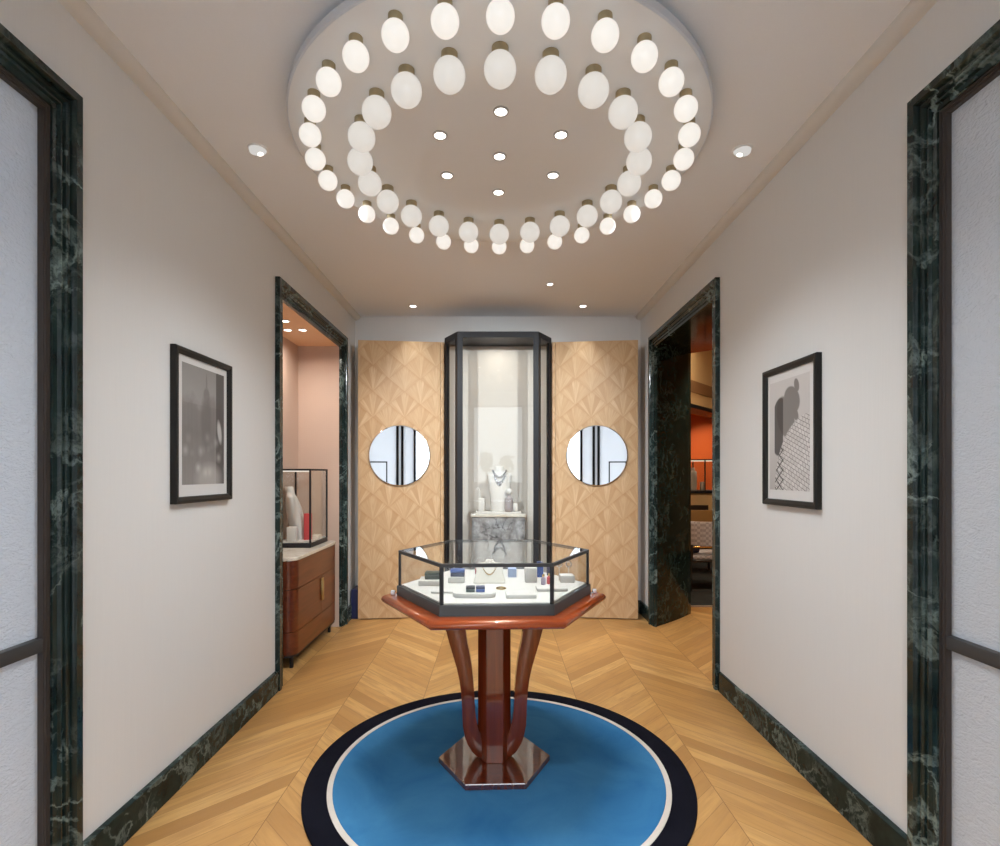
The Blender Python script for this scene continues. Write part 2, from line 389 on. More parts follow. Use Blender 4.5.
# ------------------------------------------------------------------ room constants
W = 1.54; H = 3.2; YB = 5.73; YF = -.35
DH = 2.865       # outer height of the marble surrounds
PW = .12         # width of the surrounds
LW = (.18, 1.927); RW = (.18, 1.955)      # near frosted windows (outer edges of the marble)
LD = (3.667, 5.331); RD = (3.683, 5.325)      # far doorways

# ------------------------------------------------------------------ setting
struct(MB().box(-2.3, 9.2, -1.6, 14.2, -.2, 0).build('floor', M_floor))
cm = MB().box(-2.3, 1.79, -1.6, YB+.2, H, H+.2)
struct(cm.build('ceiling', M_ceil))

def side_wall(sg, win, door, name):
    m = MB(); T = .25
    def seg(y0, y1, z0, z1):
        a, b = sorted((sg*W, sg*(W+T))); m.box(a, b, y0, y1, z0, z1)
    i = PW-.02; k = .07
    seg(YF-.15, win[0]+k, 0, H); seg(win[0]+k, win[1]-k, DH-k, H); seg(win[1]-k, door[0]+i, 0, H)
    seg(door[0]+i, door[1]-i, DH-i, H)
    seg(door[1]-i, YB+.2, 0, H)
    return struct(m.build(name, M_wall))
side_wall(-1, LW, LD, 'wall_left')
# the right wall stops where the splayed passage starts
m = MB(); i = PW-.02
k = .07
m.box(W, W+.25, YF-.15, RW[0]+k, 0, H); m.box(W, W+.25, RW[0]+k, RW[1]-k, DH-k, H); m.box(W, W+.25, RW[1]-k, RD[0]+i, 0, H)
m.box(W, W+.25, RD[0]+i, RD[1]-i, 2.822, H)
m.prism([(W, RD[1]-i), (W+.47, RD[1]+.43), (W+.47, YB+.2), (W, YB+.2)], 0, H)
struct(m.build('wall_right', M_wall))
struct(MB().box(-W, W, YB, YB+.2, 0, H).build('wall_back', M_wall))
struct(MB().box(-W, W, YF-.15, YF, 2.93, H).build('wall_front', M_wall))

# marble surrounds: stepped profile swept round the opening with mitred corners
PROF = [(0,0),(0,.034),(.034,.034),(.040,.026),(.044,.014),(.052,.011),(.058,.018),(.064,.022),(.070,.018),(.074,.010),(.082,.010),(.088,.016),(.094,.016),(.099,.006),(PW,.004),(PW,-.10)]
def surround(sg, y0, y1, name, mat, prof=PROF):
    m = MB(); rings = []
    for d, p in prof:
        X = sg*(W-p); rings.append([(X, y0+d, 0), (X, y0+d, DH-d), (X, y1-d, DH-d), (X, y1-d, 0)])
    v = [q for r in rings for q in r]; f = []
    for k in range(len(rings)-1):
        for j in range(3): f.append((k*4+j, k*4+j+1, (k+1)*4+j+1, (k+1)*4+j))
    m.add(v, f)
    o = m.build(name, mat, smooth=20); return struct(o)
PWW = .096
PRW = [(d*PWW/PW, p) for d, p in PROF]
surround(-1, *LW, 'trim_1', M_marble, PRW); surround(1, *RW, 'trim_2', M_marble, PRW)
PR = [q for q in PROF[:-1]]+[(PW, -.02)]
surround(-1, *LD, 'trim_3', M_marble, PR)
surround(1, *RD, 'trim_4', M_marble, PR)

def window(sg, win, name):
    y0, y1, zt = win[0]+PWW, win[1]-PWW, DH-PWW
    root = bpy.data.objects.new(name, None); col.objects.link(root); root.location = (sg*(W+.02), (y0+y1)/2, 0); struct(root)
    m = MB(); rings = []
    for d, p in [(0,-.05),(0,-.004),(.006,-.004),(.006,-.009),(.013,-.009),(.014,-.014),(.019,-.014),(.019,-.05)]:
        X = sg*(W-p); rings.append([(X, y0+d, d), (X, y0+d, zt-d), (X, y1-d, zt-d), (X, y1-d, d)])
    v = [q for r in rings for q in r]; f = []
    for k in range(len(rings)-1):
        for j in range(4): f.append((k*4+j, k*4+(j+1)%4, (k+1)*4+(j+1)%4, (k+1)*4+j))
    m.add(v, f).build('frame', M_bronze, root, smooth=20)
    a, b = sorted((sg*(W+.012), sg*(W+.05)))
    MB().box(a, b, y0+.019, y1-.019, .893, .940, .004).build('rail', M_charcoal, root)
    a, b = sorted((sg*(W+.032), sg*(W+.044)))
    MB().box(a, b, y0+.018, y1-.018, .942, zt-.018).build('upper_pane', M_frost, root, smooth=0)
    MB().box(a, b, y0+.018, y1-.018, .018, .891).build('lower_pane', M_frost, root, smooth=0)
window(-1, LW, 'window_1'); window(1, RW, 'window_2')

# skirting
def skirt(name, x0, x1, y0, y1, h, mat=None):
    return struct(MB().box(x0, x1, y0, y1, 0, h, .003).build(name, mat or M_marble_b, smooth=0))
skirt('baseboard_left', -W, -W+.028, LW[1], LD[0], .14)
skirt('baseboard_left_far', -W, -W+.028, LD[1], YB-.03, .14)
skirt('baseboard_left_near', -W, -W+.028, YF, LW[0], .14)
skirt('baseboard_right', W-.03, W, RW[1], 3.28, .145)
skirt('baseboard_right_middle', W-.020, W, 3.28, RD[0], .135)
skirt('baseboard_right_far', W-.02, W, RD[1], YB-.03, .14)
skirt('baseboard_right_near', W-.03, W, YF, RW[0], .14)
skirt('baseboard_back', -W, W, YB-.03, YB, .14)
struct(MB().box(-1.52, -1.445, 5.49, YB-.03, 0, .305, .004).build('trim_5', M_navy, smooth=0))
# shallow plaster cove between wall and ceiling
for sg, nm in ((-1, 'trim_6'), (1, 'trim_7')):
    pr = [(sg*W, H)]+[(sg*(W-.058*sin(a*pi/12)), H-.044*cos(a*pi/12)) for a in range(7)]
    M = Matrix(((1,0,0,0),(0,0,1,0),(0,1,0,0),(0,0,0,1)))
    struct(MB().prism(pr, YF, YB, M).build(nm, M_cove))

# entrance end behind the camera: glazed shopfront with dark mullions, clear door; frosted side panes added to let in more daylight
root = bpy.data.objects.new('door_1', None); col.objects.link(root); root.location = (0, -.42, 0); struct(root)
m = MB(); fy0, fy1 = -.45, -.38
for sg in (-1, 1):
    for p, q in ((.50, .55), (.765, .815), (.865, .915), (1.50, 1.54)):
        x0, x1 = sorted((sg*p, sg*q)); m.box(x0, x1, fy0, fy1, .04, 2.89)
m.box(-1.54, 1.54, fy0, fy1, 0, .04); m.box(-1.54, 1.54, fy0, fy1, 2.89, 2.93)
m.build('frame', M_black, root, smooth=0)
for sg in (-1, 1):
    m = MB(); p, q = sorted((sg*1.10, sg*1.47))
    for (x0, x1, z0, z1) in ((p, q, 1.74, 1.765), (p, q, .25, .275), (p, p+.025, .275, 1.74), (q-.025, q, .275, 1.74)): m.box(x0, x1, -.4095, -.39, z0, z1)
    m.build('inner_frame', M_black, root, smooth=0)
    for p, q in ((.55, .765), (.815, .865), (.915, 1.50)):
        x0, x1 = sorted((sg*p, sg*q)); MB().box(x0, x1, -.42, -.41, .04, 2.89).build('side_pane', M_white_frost, root, smooth=0)
MB().box(-.50, .50, -.42, -.41, .04, 2.89).build('pane', M_glass, root, smooth=0)
struct(MB().box(-60, 60, -90, -1.6, -.25, -.05).build('ground', M_ground))

# ------------------------------------------------------------------ niche on the left
NX = -1.96; ny0, ny1 = LD[0]+PW, LD[1]-PW; NZ = DH-PW+.01
m = MB(); m.box(NX-.1, NX, ny0-.12, ny1+.12, 0, H); m.box(NX, -W-.02, ny1+.0005, ny1+.12, 0, NZ+.12); m.box(NX, -W-.02, ny0-.12, ny0-.0005, 0, NZ+.12)
struct(m.build('wall_niche', M_pink, smooth=0))
struct(MB().box(NX, -W-.012, ny0, ny1, NZ, NZ+.12).build('ceiling_niche', M_pinkceil, smooth=0))

# ------------------------------------------------------------------ fan-veneer panels and mirrors
PL = ((-1.438, 5.455), (-.564, 5.548))
def panel(sg):
    (xa, ya), (xb, yb) = PL
    side = 'left' if sg < 0 else 'right'
    root = empty('veneer_panel', (sg*1.0, 5.6, 0), 'tall honey-coloured wall panel of fan marquetry veneer, %s of the tall vitrine' % side, 'wall panel')
    seam = .955
    xs, ys = xa+(xb-xa)*seam, ya+(yb-ya)*seam
    poly = [(xa, ya), (xs, ys), (xs, YB-.035), (xa, YB-.035)]
    poly2 = [(xs+.003, ys), (xb, yb), (xb, YB-.035), (xs+.003, YB-.035)]
    fl = lambda pl: [(-sg*x, y) for x, y in pl]
    MB().prism(fl(poly), .012, 2.877).build('panel_face', M_fan, root, smooth=0)
    MB().prism(fl(poly2), .012, 2.877).build('edge_strip', M_fan, root, smooth=0)
    MB().prism(fl([(xa+.02, ya+.03), (xb, yb+.03), (xb, YB-.035), (xa+.02, YB-.035)]), 0, .012).build('plinth', M_black, root, smooth=0)
panel(-1); panel(1)
for sg in (-1, 1):
    (xa, ya), (xb, yb) = PL
    d = Vector((sg*-1*(xb-xa), yb-ya, 0)).normalized()          # along the panel
    n = Vector((d.y, -d.x, 0))
    if n.y > 0: n = -n
    cx = -1.018 if sg < 0 else 1.022
    t = (abs(cx)-abs(xa))/(abs(xb)-abs(xa)); cy = ya+(yb-ya)*t
    c = Vector((cx, cy, 1.690))
    side = 'left' if sg < 0 else 'right'
    Mx = Matrix.Translation(c) @ Matrix((( d.x, 0, n.x, 0), (d.y, 0, n.y, 0), (0, 1, 0, 0), (0, 0, 0, 1)))
    root = empty('round_mirror', c, 'round frameless wall mirror with thin metal edge on the veneer panel %s of the vitrine' % side, 'mirror')
    MB().lathe([(.313, .001), (.313, .020), (.309, .022)], (0,0,0), 64, Mx).build('backing', M_silver, root)
    MB().lathe([(.3085, .0205), (.3085, .0235), (.305, .0245)], (0,0,0), 64, Mx).build('mirror_glass', M_mirror, root, smooth=0)

# ------------------------------------------------------------------ tall vitrine
VT = 2.921
VP = [(-.405,5.293), (.405,5.293), (.558,5.552), (.558,5.69), (-.558,5.69), (-.558,5.552)]
root = empty('tall_vitrine', (0, 5.5, 0), 'tall black framed glass display vitrine with canted sides in the middle of the back wall', 'display case')
def ring_band(poly, ins, z0, z1, idx):
    pass
m = MB()
def post(m, p, q0, q1, w, z0, z1):
    """post at corner p: w wide along the edges towards q0 and q1, .03 deep"""
    P = Vector(p); a = (Vector(q0)-P).normalized(); b = (Vector(q1)-P).normalized()
    na = Vector((-a.y, a.x)); nb = Vector((b.y, -b.x))
    ctr = Vector((0, 5.52))
    if na.dot(ctr-P) < 0: na = -na
    if nb.dot(ctr-P) < 0: nb = -nb
    bi = (na+nb).normalized(); t = .03/max(.3, bi.dot(na))
    m.prism([P[:], (P+a*w)[:], (P+a*w+na*.03)[:], (P+bi*t)[:], (P+b*w+nb*.03)[:], (P+b*w)[:]], z0, z1)
V2 = [Vector(p) for p in VP]
for k, w in ((0, .052), (1, .052)):
    mm = MB(); post(mm, VP[k], VP[(k-1)%6], VP[(k+1)%6], w, .10, VT-.058); mm.build('corner_post', M_black, root, smooth=0)
for k in (2, 5):
    mm = MB(); P = V2[k]; o = V2[1 if k == 2 else 0]; a = (o-P).normalized()
    nx = -1 if k == 2 else 1
    mm.prism([P[:], (P+a*.045)[:], (P+a*.045+Vector((nx*.03, .02)))[:], (P.x+nx*.03, P.y+.14), (P.x, P.y+.138)], .10, VT-.058); mm.build('corner_post', M_black, root, smooth=0)
MB().prism(VP, VT-.058, VT).build('top_cap', M_black, root, smooth=0)
MB().prism(VP, 0, .10).build('plinth', M_black, root, smooth=0)
def inset_edge(k, g=.052, g2=.052, off=.012, th=.006):
    A, B = V2[k], V2[(k+1)%6]; d = (B-A).normalized(); n = Vector((-d.y, d.x))
    if n.dot(Vector((0,5.52))-A) < 0: n = -n
    A2 = A+d*g+n*off; B2 = B-d*g2+n*off
    return [A2[:], B2[:], (B2+n*th)[:], (A2+n*th)[:]]
MB().prism(inset_edge(0), .10, VT-.058).build('front_glass', M_arglass, root, smooth=0)
MB().prism(inset_edge(1), .10, VT-.058).build('side_glass', M_arglass, root, smooth=0)
MB().prism(inset_edge(5), .10, VT-.058).build('side_glass', M_arglass, root, smooth=0)
MB().box(-.525, .525, 5.675, 5.689, .10, VT-.058).build('back_lining', M_pale, root, smooth=0)
MB().prism([(-.38,5.325),(.38,5.325),(.51,5.56),(.51,5.67),(-.51,5.67),(-.51,5.56)], .10, .112).build('floor_lining', M_pale, root, smooth=0)

# things in the vitrine
def at(px, Z): return (px-498)/531*Z
def zz(py, Z): return 1.5-(py-474)/531*Z
root = empty('marble_pedestal', (0, 5.52, .112), 'grey veined marble pedestal with cream top slab inside the tall vitrine', 'pedestal')
MB().box(-.268, .275, 5.40, 5.62, .112, 1.062, .004).build('block', M_gmarble, root)
MB().box(-.275, .282, 5.39, 5.63, 1.062, 1.092, .004).build('top_slab', M_cream_stone, root)
tz = 1.092
o = MB().box(-.228, .238, 5.405, 5.615, tz, tz+.024, .006).build('display_tray', M_white, origin=(0,5.5,tz)); tag(o, 'flat white display tray on the marble pedestal under the vitrine bust', 'tray')
tz += .024

def bust(cx, cy, z0, s, label, group=None, mat=None, jewel=None, rot=0, lean=.02, deep=0):
    root = empty('necklace_bust', (cx, cy, z0), label, 'jewellery bust', group)
    prof = [(0,.078,.042),(.012,.082,.046),(.10,.086,.05),(.19,.094,.052),(.25,.104,.052),(.30,.112,.048),(.335,.117,.042),(.350,.116,.038),(.360,.104,.034),(.372,.074,.032),(.382,.054,.032),(.395,.047,.033),(.425,.045,.033),(.43,.042,.030)]
    rings = []
    for h, a, b in prof:
        ly = -lean*(1-h/.43); b *= 1+deep*(1-h/.43)
        rings.append([(cx+s*(a*cos(t)*cos(rot)-(b*sin(t)+ly)*sin(rot)), cy+s*(a*cos(t)*sin(rot)+(b*sin(t)+ly)*cos(rot)), z0+s*h) for t in [2*pi*i/28 for i in range(28)]])
    MB().loft(rings).build('bust_form', mat or M_white, root, smooth=60)
    if jewel:
        m = MB()
        for r_i, (dep, k) in enumerate(((.0, 15), (.030, 13), (.056, 7))):
            for i in range(k):
                t = -1+2*i/(k-1); sp = (.062-.012*r_i)
                x = t*sp; h = .385-.060*(1-t*t)-dep-(.02 if r_i else 0)
                a = min(.12, max(.046, .05+(.36-h)*1.1)); yy = -.050*sqrt(max(0, 1-min(1,(x/.115))**2))-lean*.3-.003
                X = x*s; Y = yy*s
                m.sphere((cx+X*cos(rot)-Y*sin(rot), cy+X*sin(rot)+Y*cos(rot), z0+h*s), .0105*s, 8, 6)
        m.build('necklace', jewel, root)
    return root
bust(0.015, 5.51, tz, 1.08, 'white necklace bust wearing a silver bib necklace in the tall vitrine', jewel=plain('dark_silver', (.42,.42,.43), .25, metal=.8))
root = empty('perfume_bottle', (.112, 5.45, tz), 'smoky glass bottle with round white cap beside the vitrine bust', 'bottle')
MB().lathe([(.036,0),(.044,.01),(.046,.10),(.040,.135),(.018,.155),(.016,.175)], (.112,5.435,tz), 24).build('body', plain('smoky_bottle', (.33,.28,.27), .12, coat=.5), root)
MB().sphere((.112,5.435,tz+.205), .034, 20, 12, .95).build('cap', M_white, root)
o = MB().box(.148, .204, 5.42, 5.47, tz, tz+.085, .02).build('ring_block', M_white, origin=(.18,5.44,tz)); tag(o, 'small rounded white block on the right end of the vitrine tray', 'display block')
o = MB().box(-.197, -.137, 5.42, 5.475, tz, tz+.135, .004).build('display_block', M_white, origin=(-.17,5.45,tz)); tag(o, 'upright white block on the left end of the vitrine tray', 'display block')
root = empty('earring_stand', (-.205, 5.53, tz), 'slim white hooked earring stand behind the left block in the vitrine', 'stand')
MB().tube([(-.19,5.54,tz+.004),(-.19,5.54,tz+.19),(-.197,5.54,tz+.225),(-.212,5.54,tz+.24),(-.222,5.54,tz+.228)], .006, 8).build('stem', M_white, root)
MB().lathe([(.026,0),(.026,.006),(.008,.010)], (-.19,5.54,tz), 20).build('foot', M_white, root)

# ------------------------------------------------------------------ rug
RC = (.006, 2.711)
root = empty('round_rug', (*RC, 0), 'round blue rug with cream line and black border on the oak floor', 'rug')
def annulus(r0, r1, z0, z1, name, mat, edge=0):
    prof = [(r1, z0), (r1, z1-.002), (r1-.002, z1)]
    if r0: prof += [(r0+.001, z1), (r0, z1-.002), (r0, z0)]
    MB().lathe(prof, (*RC, 0), 128, cap=not r0).build(name, mat, root, smooth=40)
annulus(.839, .948, 0, .012, 'black_border', M_rugblack)
annulus(.813, .8388, 0, .0125, 'cream_ring', M_rugwhite)
annulus(0, .8128, 0, .012, 'blue_field', M_rugblue)

# ------------------------------------------------------------------ hexagonal table
TC = Vector((-.019, 2.75)); RZ = R(2.0)
def hexring(r, z, c=TC, rz=RZ): return [(c.x+r*cos(rz+k*pi/3), c.y+r*sin(rz+k*pi/3), z) for k in range(6)]
def hexprism(r, z0, z1): return [hexring(r, z0), hexring(r, z1)]
def local(x, y):  # table-local offset to world
    return (TC.x+x*cos(RZ)-y*sin(RZ), TC.y+x*sin(RZ)+y*cos(RZ))
RT = .0125
root = empty('pedestal_table', (TC.x, TC.y, RT), 'hexagonal polished mahogany pedestal table standing on the blue rug', 'table')
prof = [(.50,.838),(.548,.836),(.566,.838),(.577,.845),(.582,.855),(.580,.865),(.572,.873),(.560,.8785),(.548,.880),(.30,.880)]
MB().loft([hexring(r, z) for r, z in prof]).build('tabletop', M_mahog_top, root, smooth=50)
MB().loft([hexring(.2876, RT), hexring(.2876, .036), hexring(.2850, .0395)]).build('base', mat_lacquer('mahogany_base', (.06,.012,.006), (.11,.022,.010), coat=1.0, cior=2.3), root, smooth=20)
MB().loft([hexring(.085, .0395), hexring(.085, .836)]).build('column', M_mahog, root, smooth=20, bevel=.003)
def leg(sg):
    outer = [(438.5,602),(442.6,616),(447.2,631),(449.8,641),(453.7,654),(457.2,666),(459.8,678),(461.4,690),(462.2,702),(462.6,713),(463.2,724),(465,733),(468,741.5),(472.5,749),(478,754),(485.6,758)]
    inner = [(463,602),(464.5,616),(466.2,631),(467.4,640),(469.6,650),(471.6,662),(473,674),(474,686),(474.7,697),(475.2,706),(475.9,714.5),(477.2,721.5),(479,728),(481.5,733.5),(483.8,737.5),(486.5,740)]
    cv = lambda q: (sg*(494.4-q[0])*2.75/531, max(.0395, 1.5-(q[1]-474)*2.75/531))
    rings = []
    for a, b in zip(outer, inner):
        (xa, za), (xb, zb) = cv(a), cv(b)
        if a is outer[0]: za = zb = .836
        w = .034
        pts = [(xa, -w*.82, za), (xa+(xb-xa)*.12, -w, za+(zb-za)*.12), (xb+(xa-xb)*.12, -w, zb+(za-zb)*.12), (xb, -w*.82, zb), (xb, w*.82, zb), (xb+(xa-xb)*.12, w, zb+(za-zb)*.12), (xa+(xb-xa)*.12, w, za+(zb-za)*.12), (xa, w*.82, za)]
        rings.append([(*local(x, y), z) for x, y, z in pts])
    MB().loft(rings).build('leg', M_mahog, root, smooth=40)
leg(-1); leg(1)

# glass case on the table
CZ = .880
root = empty('glass_display_case', (TC.x, TC.y, CZ), 'hexagonal glass display case with black base standing on the mahogany table', 'display case')
CB, CG = .502, .4935
MB().loft([hexring(CB, CZ), hexring(CB, CZ+.044), hexring(CB-.003, CZ+.047), hexring(.40, CZ+.047)]).build('base', plain('case_base', (.045,.047,.048), .35, metal=.2), root, smooth=20)
ZT = 1.108
MB().loft([hexring(.4765, CZ+.047), hexring(.4765, CZ+.052), hexring(.4745, CZ+.0525)]).build('display_pad', M_white, root, smooth=20)
mm = MB()
rg = [hexring(CG, ZT-.016), hexring(CG, ZT-.001), hexring(CG-.012, ZT), hexring(CG-.014, ZT-.016)]
v = [p for r in rg for p in r]; f = []
for k in range(4):
    for i in range(6): f.append((k*6+i, k*6+(i+1)%6, ((k+1)%4)*6+(i+1)%6, ((k+1)%4)*6+i))
mm.add(v, f).build('top_frame', M_charcoal, root, smooth=20)
hx = [Vector(p[:2]) for p in hexring(CG, 0)]
for k in range(6):
    P = hx[k]; a = (hx[k-1]-P).normalized(); b = (hx[(k+1)%6]-P).normalized(); c = (TC-P).normalized()
    MB().prism([P[:], (P+a*.011)[:], (P+a*.010+c*.008)[:], (P+c*.012)[:], (P+b*.010+c*.008)[:], (P+b*.011)[:]], CZ+.047, ZT-.016).build('corner_post', M_black, root, smooth=0)
for k in range(6):
    A, B = hx[k], hx[(k+1)%6]; d = (B-A).normalized(); n = (TC-(A+B)/2).normalized()
    A2 = A+d*.0115+n*.003; B2 = B-d*.0115+n*.003
    MB().prism([A2[:], B2[:], (B2+n*.004)[:], (A2+n*.004)[:]], CZ+.0475, ZT-.0165).build('side_glass', M_arglass, root, smooth=0)
MB().loft([hexring(CG-.0145, ZT-.007), hexring(CG-.0145, ZT-.001)]).build('top_glass', M_arglass, root, smooth=0)

# small things in the case; PZ is the top of the white pad
PZ = CZ+.0525
def G1(nm, label, cat, x, y, w, d, h, mat, z=PZ, b=.004, group=None, rz=0.0):
    bm = bmesh.new(); bmesh.ops.create_cube(bm, size=1)
    for v in bm.verts: v.co = Vector((v.co.x*w, v.co.y*d, (v.co.z+.5)*h))
    bmesh.ops.bevel(bm, geom=bm.edges[:], offset=min(b, h*.45), segments=3, affect='EDGES', profile=.5)
    M = Matrix.Translation((x, y, z)) @ Matrix.Rotation(rz+RZ, 4, 'Z')
    o = MB().bm(bm, M).build(nm, mat, origin=(x, y, z)); tag(o, label, cat, group); return o
def oval_tray(nm, label, x, y, w, d, h, mat):
    pts = []
    for i in range(40):
        t = 2*pi*i/40; c_, s_ = cos(t), sin(t)
        pts.append((abs(c_)**.45*(1 if c_ > 0 else -1)*w/2, abs(s_)**.6*(1 if s_ > 0 else -1)*d/2))
    mk = lambda k, z: [(x+a*k, y+b*k, z) for a, b in pts]
    o = MB().loft([mk(.97, PZ), mk(1, PZ+.004), mk(1, PZ+h-.003), mk(.985, PZ+h)]).build(nm, mat, origin=(x, y, PZ)); tag(o, label, 'tray'); return o
def lidbox(label, x, y, w, d, h, body, lid, z=PZ, rz=0.0):
    root = empty('jewel_box', (x, y, z), label, 'jewel box')
    for nm, z0, z1, mt, k in (('box_body', 0, h*.58, body, .97), ('box_lid', h*.58, h, lid, 1)):
        bm = bmesh.new(); bmesh.ops.create_cube(bm, size=1)
        for v in bm.verts: v.co = Vector((v.co.x*w*k, v.co.y*d*k, z0+(v.co.z+.5)*(z1-z0)))
        bmesh.ops.bevel(bm, geom=bm.edges[:], offset=.003, segments=2, affect='EDGES', profile=.5)
        MB().bm(bm, Matrix.Translation((x, y, z)) @ Matrix.Rotation(rz+RZ, 4, 'Z')).build(nm, mt, root)
    return root
oval_tray('display_tray', 'oval white tray near the front left of the hexagonal case', -.11, 2.475, .20, .105, .020, M_white)
lidbox('small black jewel box on the oval white tray, left of the blue one', -.128, 2.475, .042, .045, .024, M_dgreen, M_black, PZ+.0205)
lidbox('small blue jewel box on the oval white tray, right of the black one', -.082, 2.477, .042, .045, .024, M_blue, M_navy, PZ+.0205)
G1('display_slab', 'low white slab near the front right of the hexagonal case', 'display block', .105, 2.46, .138, .09, .018, M_white)
G1('display_slab', 'low white slab behind the right corner post of the hexagonal case', 'display block', .262, 2.60, .15, .08, .016, M_white)
G1('display_slab', 'flat white slab at the front left corner inside the case', 'display block', -.26, 2.55, .12, .06, .010, M_white)
G1('display_block', 'white block under the dark green box at the left of the case', 'display block', -.345, 2.745, .12, .12, .028, M_white)
lidbox('dark green jewel box on a white block at the left of the hexagonal case', -.335, 2.745, .082, .07, .034, M_dgreen, M_dgreen, PZ+.0285)
G1('display_block', 'white block under the blue jewel box at the middle left of the case', 'display block', -.218, 2.80, .085, .085, .030, M_white)
lidbox('navy jewel box with blue lid at the middle left of the case', -.213, 2.80, .075, .06, .036, M_navy, M_blue, PZ+.0305)
# low sloped necklace display in the middle
nx, ny = -.045, 2.80
root = empty('necklace_stand', (nx, ny, PZ), 'beige sloped necklace stand with shoulders in the centre of the hexagonal case', 'jewellery stand')
sil = [(-.085,0),(.085,0),(.078,.02),(.068,.055),(.072,.078),(.058,.092),(.026,.098),(.018,.112),(-.018,.112),(-.026,.098),(-.058,.092),(-.072,.078),(-.068,.055),(-.078,.02)]
front = [(nx+x, ny-.05+z*.55, PZ+z) for x, z in sil]; back = [(nx+x, ny+.045+z*.12, PZ+z*.98) for x, z in sil]
MB().loft([front, back]).build('stand_form', M_cream, root, smooth=0, bevel=.004)
m = MB()
for i in range(17):
    t = -1+2*i/16; x = .040*t; z = .088-.045*(1-t*t); m.sphere((nx+x, ny-.05+z*.55-.003, PZ+z), .0035, 8, 6)
m.build('necklace', M_gold, root)
G1('gift_box', 'flat red box at the back of the hexagonal case', 'box', -.085, 3.02, .09, .05, .030, M_red)
G1('gift_box', 'small pale blue box behind the necklace stand in the case', 'box', .078, 2.93, .046, .04, .05, M_lblue)
G1('display_block', 'tall white cube at the middle right of the hexagonal case', 'display block', .172, 2.80, .062, .062, .078, M_white)
G1('gift_box', 'upright blue box behind the white cube in the hexagonal case', 'box', .232, 2.93, .034, .034, .085, M_blue)
G1('gift_box', 'dark blue box at the back right of the hexagonal case', 'box', .292, 2.97, .036, .03, .055, M_navy)
for k, (x, y, mt, lb) in enumerate(((.232, 2.72, M_lilac, 'small lilac scent bottle beside the white cube in the case'), (.264, 2.74, M_pinkred, 'small coral scent bottle right of the lilac one in the case'))):
    root = empty('scent_bottle', (x, y, PZ), lb, 'bottle')
    MB().lathe([(.010,0),(.012,.004),(.012,.034),(.006,.042)], (x, y, PZ), 16).build('body', mt, root)
    MB().lathe([(.006,0),(.0065,.010),(.005,.013)], (x, y, PZ+.042), 16).build('cap', M_gold, root)
G1('display_block', 'white block at the far right corner of the hexagonal case', 'display block', .362, 2.80, .075, .07, .038, M_white)
for k, (x, lb) in enumerate(((.330, 'round silver bangle on a stand at the right, nearer the corner post'), (.380, 'round silver bangle on a stand at the right end of the case'))):
    root = empty('bangle_stand', (x, 2.86, PZ), lb, 'jewellery stand')
    MB().tube([(x, 2.86, PZ), (x, 2.86, PZ+.066)], .003, 8).build('stem', M_white, root)
    MB().torus((x, 2.855, PZ+.082), .014, .0035, Matrix.Rotation(pi/2, 4, 'X')).build('bangle', M_silver, root)
o = MB().torus((.015, 2.62, PZ+.004), .022, .004).build('bracelet', M_gold, origin=(.015,2.62,PZ)); tag(o, 'gold bracelet lying on the pad in front of the necklace stand', 'bracelet')
# clear acrylic stops on the table top at the two side corners
for sg, nm in ((-1, 'left'), (1, 'right')):
    px, py = local(sg*.522, 0)
    o = MB().box(px-.010, px+.010, py-.010, py+.010, CZ, CZ+.022, .004).build('case_stop', plain('clear_stop_'+nm, (.82,.83,.85), .08, coat=1), origin=(px, py, CZ))
    tag(o, 'tiny shiny stop on the table top at the %s corner of the glass case' % nm, 'corner stop')

# ------------------------------------------------------------------ chandelier
CC = (.008, 2.711); DZ = 3.122
root = empty('ring_chandelier', (*CC, H), 'large round ceiling chandelier with two rings of glowing white globes', 'chandelier')
MB().lathe([(.80, DZ), (1.005, DZ), (1.011, DZ+.004), (1.011, DZ+.036), (1.005, DZ+.040), (.90, DZ+.040), (.90, H-.0005), (.80, H-.0005)], (*CC, 0), 128, cap=False).build('disc_rim', M_rim, root, smooth=30)
MB().lathe([(1.0045, DZ+.030), (1.0045, DZ-.0012), (1.003, DZ-.002)], (*CC, 0), 128).build('disc', M_disc, root, smooth=30)
GI = []
for n, Rr, gz, gr, cr, mt, nm in ((22, .693, 3.037, .0615, .032, M_globe_in, 'large_globe'), (30, .912, 3.0505, .049, .026, M_globe_out, 'small_globe')):
    x, y = CC[0], CC[1]-Rr
    proto = MB().sphere((x, y, gz), gr, 32, 18).build(nm, mt, root)
    cap = MB().lathe([(cr*.9, gz+gr*.86), (cr, gz+gr*.90), (cr, DZ-.002)], (x, y, 0), 24).build('brass_cap', M_cap, proto)
    base = [(v.co.copy()) for v in proto.data.vertices]
    # put the origin of the globe at its own centre so copies only need a location
    c = Vector((x, y, gz))-Vector((*CC, H))
    proto.data.transform(Matrix.Translation(-c)); cap.data.transform(Matrix.Translation(-c)); proto.location = c
    for k in range(1, n):
        q = copy_tree(proto, root); a = -pi/2+2*pi*k/n
        q.location = (Rr*cos(a), Rr*sin(a), gz-H)

